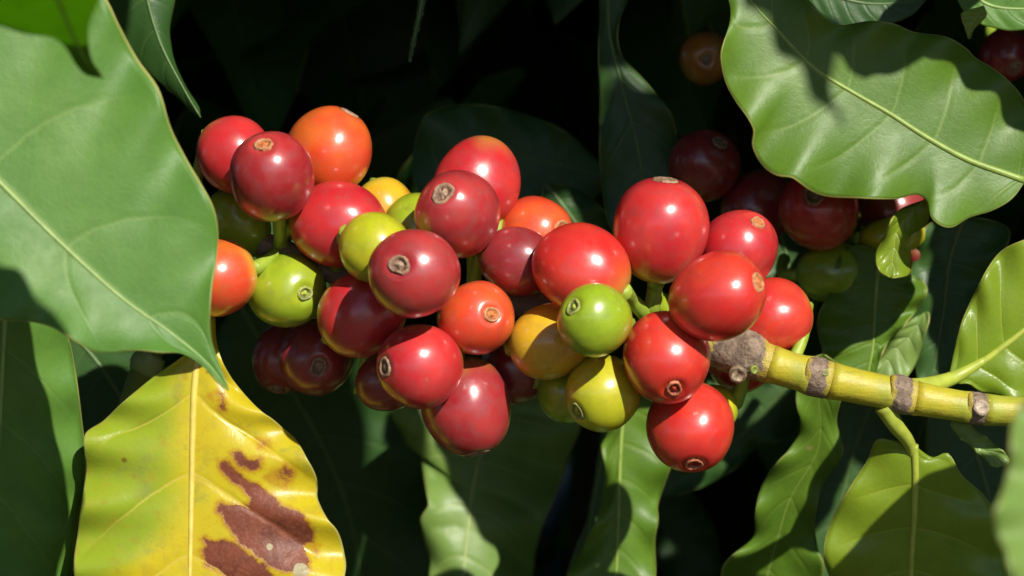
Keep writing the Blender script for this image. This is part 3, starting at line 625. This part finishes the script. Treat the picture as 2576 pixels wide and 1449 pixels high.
def frame(axis):
    a = Vector(axis).normalized(); x = a.orthogonal().normalized(); return a, x, a.cross(x)
def cherry(idx, c, d):
    key, x, y, R, el, ax, _, mat, smat, label = c
    rng = np.random.RandomState(100 + idx)
    r = PX(R * 1.075, d); cen = W(x, y, d)
    a, b1, b2 = frame((ax[0], -ax[2], -ax[1]))
    NR, NS = 40, 44; rd = .225
    V = []; UV = []; F = []
    p1, p2, p3 = rng.rand(3) * 6.28; flat = .95 + .05 * rng.rand()
    for i in range(NR + 1):
        th = math.pi * i / NR                              # 0 = eye pole, pi = stalk pole
        h = math.cos(th); rho = math.sin(th) ** .96
        egg = 1 + .05 * h * (1 if idx % 2 else -.4)
        for k in range(NS):
            ph = 2 * math.pi * k / NS
            q = rho * egg * (1 + .020 * math.sin(2 * ph + p1) + .014 * math.sin(3 * ph + p2 + 2 * th) + .012 * math.sin(3.3 * th + p3 + math.sin(ph + p1)) + .020 * math.sin(th) * math.sin(ph + p3) + .005 * math.sin(7 * ph + p2) * math.sin(th))
            hh = h * el
            if th < .26: hh = el * math.cos(.26) - .075 * (1 - (th / .26) ** 2) ** .5
            if th > 2.85: hh += .05 * ((th - 2.85) / .29) ** 2
            V.append(cen + (b1 * math.cos(ph) * q + b2 * math.sin(ph) * q * flat) * r + a * hh * r); UV.append((k / NS, 1 - i / NR))
    for i in range(NR):
        for k in range(NS):
            k2 = (k + 1) % NS; F.append((i * NS + k, (i + 1) * NS + k, (i + 1) * NS + k2, i * NS + k2))
    o = mesh_obj('coffee_cherry', V, F, mat, cen, None, UV)
    tag(o, label, 'cherry', 'coffee cherries on the bush')
    # eye scar: raised ring, moat and centre nib
    open_eye = key == 't'
    prof = [(1.12,-.060),(1.04,-.004),(.94,.010),(.80,.002),(.66,-.035),(.45,-.05),(.28,-.02),(.12,-.005),(0.0,-.004)]
    if open_eye: prof = [(1.25,-.07),(1.15,.01),(1.02,.02),(.9,-.01),(.78,-.07),(.5,-.09),(.25,-.09),(.1,-.09),(0,-.09)]
    zp0 = el * math.cos(.25) + .004
    rag = .04 + .10 * rng.rand(); oval = .04 + .10 * rng.rand(); rs = rd * (1.04 if smat in (S_TAN,) else .95) * (.78 + .34 * rng.rand()); cut = rng.rand(28); V = []; UV = []; F = []; sg = 28
    for i, (rr, h) in enumerate(prof):
        for k in range(sg):
            ph = 2 * math.pi * k / sg; wv = 1 + oval * math.sin(2 * ph + p1) + rag * (cut[k] - .5) + .5 * rag * math.sin(3 * ph + p2)
            V.append(cen + (b1 * math.cos(ph) + b2 * math.sin(ph)) * rs * rr * wv * r + a * (zp0 + h * (1 + 1.2 * (cut[(k + 7) % 28] - .5)) + .016 * (rng.rand() - .5)) * r); UV.append((k / sg, 1 - i / (len(prof) - 1)))
    for i in range(len(prof) - 1):
        for k in range(sg): k2 = (k + 1) % sg; F.append((i * sg + k, (i + 1) * sg + k, (i + 1) * sg + k2, i * sg + k2))
    mesh_obj('eye_scar', V, F, smat, cen + a * zp0 * r, o, UV)
    # stalk to the branch
    pole = cen - a * (el - .06) * r
    if key in PED: end = [W(*p) for p in PED[key]]
    elif d > 25 : end = [pole - a * r * .5 + Vector((0, .004, .001)), pole - a * r * .6 + Vector((.002, .012, .004))]
    else:
        j = min(range(len(BW)), key=lambda q: (BW[q] - pole).length)
        e = BW[j]; end = [pole.lerp(e, .55) - a * r * .15, e]
    pts = [pole + a * r * .03] + end
    pr = .0015 if key in PED else .00115
    tube('pedicel', pts, [pr * 1.25] + [pr] * (len(pts) - 2) + [pr * 1.15], M_ped, o, 10, .04, idx, n=14)
    return o
PED = {'n': [(1648,722,0),(1640,770,1),(1634,800,4)], 'm': [(1585,752,-3),(1612,778,0),(1632,806,4)]}
for idx, c in enumerate(CH): cherry(idx, c, dep[idx])

# ------------------------------------------------------------------ the bush's mass of leaves, behind and above, in one piece
rng = np.random.RandomState(11)
TU, TV = 8, 4
tu = np.linspace(0, 1, TU + 1); tv = np.linspace(-1, 1, TV + 1)
wid = np.sin(math.pi * tu ** .8) ** .85 * .5
def tmpl(L, wd, droop, fold, wv, ph):
    X = tu[:, None] * L + 0 * tv[None]; Y = wid[:, None] * wd * tv[None]
    Z = -droop * L * tu[:, None] ** 2 + fold * np.abs(Y) + wv * np.sin(9 * tu[:, None] + ph + 2 * np.sign(tv)[None]) * (tv[None] ** 2) * .006
    return np.stack([X, Y, Z], 2).reshape(-1, 3)
TF = np.array([(i * (TV + 1) + j, (i + 1) * (TV + 1) + j, (i + 1) * (TV + 1) + j + 1, i * (TV + 1) + j + 1) for i in range(TU) for j in range(TV)])
TUV = np.array([(u, v * .5 + .5) for u in tu for v in tv])
ZONES = [(0,490,2070,255,1200),(-20,490,2070,255,1200),(-60,-60,570,-30,900),(10,1960,2570,60,590),(10,1800,2100,0,500),(10,190,880,880,1449),(14,110,220,850,1449),(116,1040,1300,1080,1449),(100,1040,1300,1080,1449),(70,1500,1720,1050,1400),
         (62,1800,2130,1000,1400),(47,2050,2200,860,960),(6,2400,2576,600,1010),(12,2080,2320,1100,1300),(-122,-50,270,-100,200),(-150,-50,270,-300,0),(0,1900,2576,900,1060),(-190,2490,2576,1000,1449)]
sunv = np.array(SUN)
def bad(V):
    dd = V[:, 1] * 1000; k = (D + V[:, 1]) / D
    px = V[:, 0] / (S * k) + 1288; py = 724.5 - (V[:, 2] - ZC) / (S * k)
    inf = (px > -160) & (px < 2740) & (py > -110) & (py < 1560) & (V[:, 1] > -D)
    if (inf & (dd < 165)).any(): return True
    gap = ((px > 1330) & (px < 1525) & (py > 1080)) | ((px > 1640) & (px < 1910) & (py > 1220))
    if (gap & inf & (dd < 400)).any(): return True
    if (V[:, 1] < -.17).any() and (abs(V[:, 0]) < .3).any(): return True
    for (d, x0, x1, y0, y1) in ZONES:
        t = (d / 1000.0 - V[:, 1]) / (-sunv[1])                       # distance back along the light
        ok = t > 0.004
        Q = V - sunv * t[:, None]; k = (D + d / 1000.0) / D
        qx = Q[:, 0] / (S * k) + 1288; qy = 724.5 - (Q[:, 2] - ZC) / (S * k)
        if (ok & (qx > x0 - 25) & (qx < x1 + 25) & (qy > y0 - 25) & (qy < y1 + 25)).any(): return True
    return False
VS = []; FS = []; US = []; nl = 0; tries = 0
while nl < 5600 and tries < 28000:
    tries += 1
    q = rng.rand()
    if q < .40: pos = np.array([rng.uniform(-.25, .75), rng.uniform(-.16, .35), ZC + rng.uniform(.07, .75)])
    elif q < .70: pos = np.array([rng.uniform(-.4, .4), rng.uniform(.18, .6), ZC + rng.uniform(-.45, .4)])
    elif q < .76: pos = np.array([rng.uniform(-.15, .4), rng.uniform(.2, .6), ZC - rng.uniform(.1, .55)])
    elif q < .80: pos = np.array([rng.uniform(-.32, .32), rng.uniform(.42, .62), ZC + rng.uniform(-.24, .24)])
    elif q < .86: pos = np.array([rng.uniform(-.65, .65), rng.uniform(.6, .95), ZC + rng.uniform(-.5, .45)])
    elif q < .90: pos = np.array([rng.uniform(-.7, .8), rng.uniform(.3, .9), rng.uniform(.4, 1.95)])
    else: pos = np.array([rng.uniform(-.45, .5), rng.uniform(-.08, .22), ZC + rng.uniform(-.5, .1)])
    L = rng.uniform(.07, .14); V = tmpl(L, L * rng.uniform(.38, .48), rng.uniform(.05, .4), rng.uniform(-.1, .5), rng.uniform(.5, 1.5), rng.rand() * 6)
    R = Matrix.Rotation(rng.uniform(0, 6.28), 3, 'Z') @ Matrix.Rotation(rng.uniform(-.3, 1.2), 3, 'Y') @ Matrix.Rotation(rng.uniform(-.8, .8), 3, 'X')
    V = V @ np.array(R).T + pos
    if V[:, 2].min() < .3 or bad(V): continue
    FS.append(TF + nl * len(V)); VS.append(V); US.append(TUV); nl += 1
print('foliage leaves', nl, 'tries', tries)
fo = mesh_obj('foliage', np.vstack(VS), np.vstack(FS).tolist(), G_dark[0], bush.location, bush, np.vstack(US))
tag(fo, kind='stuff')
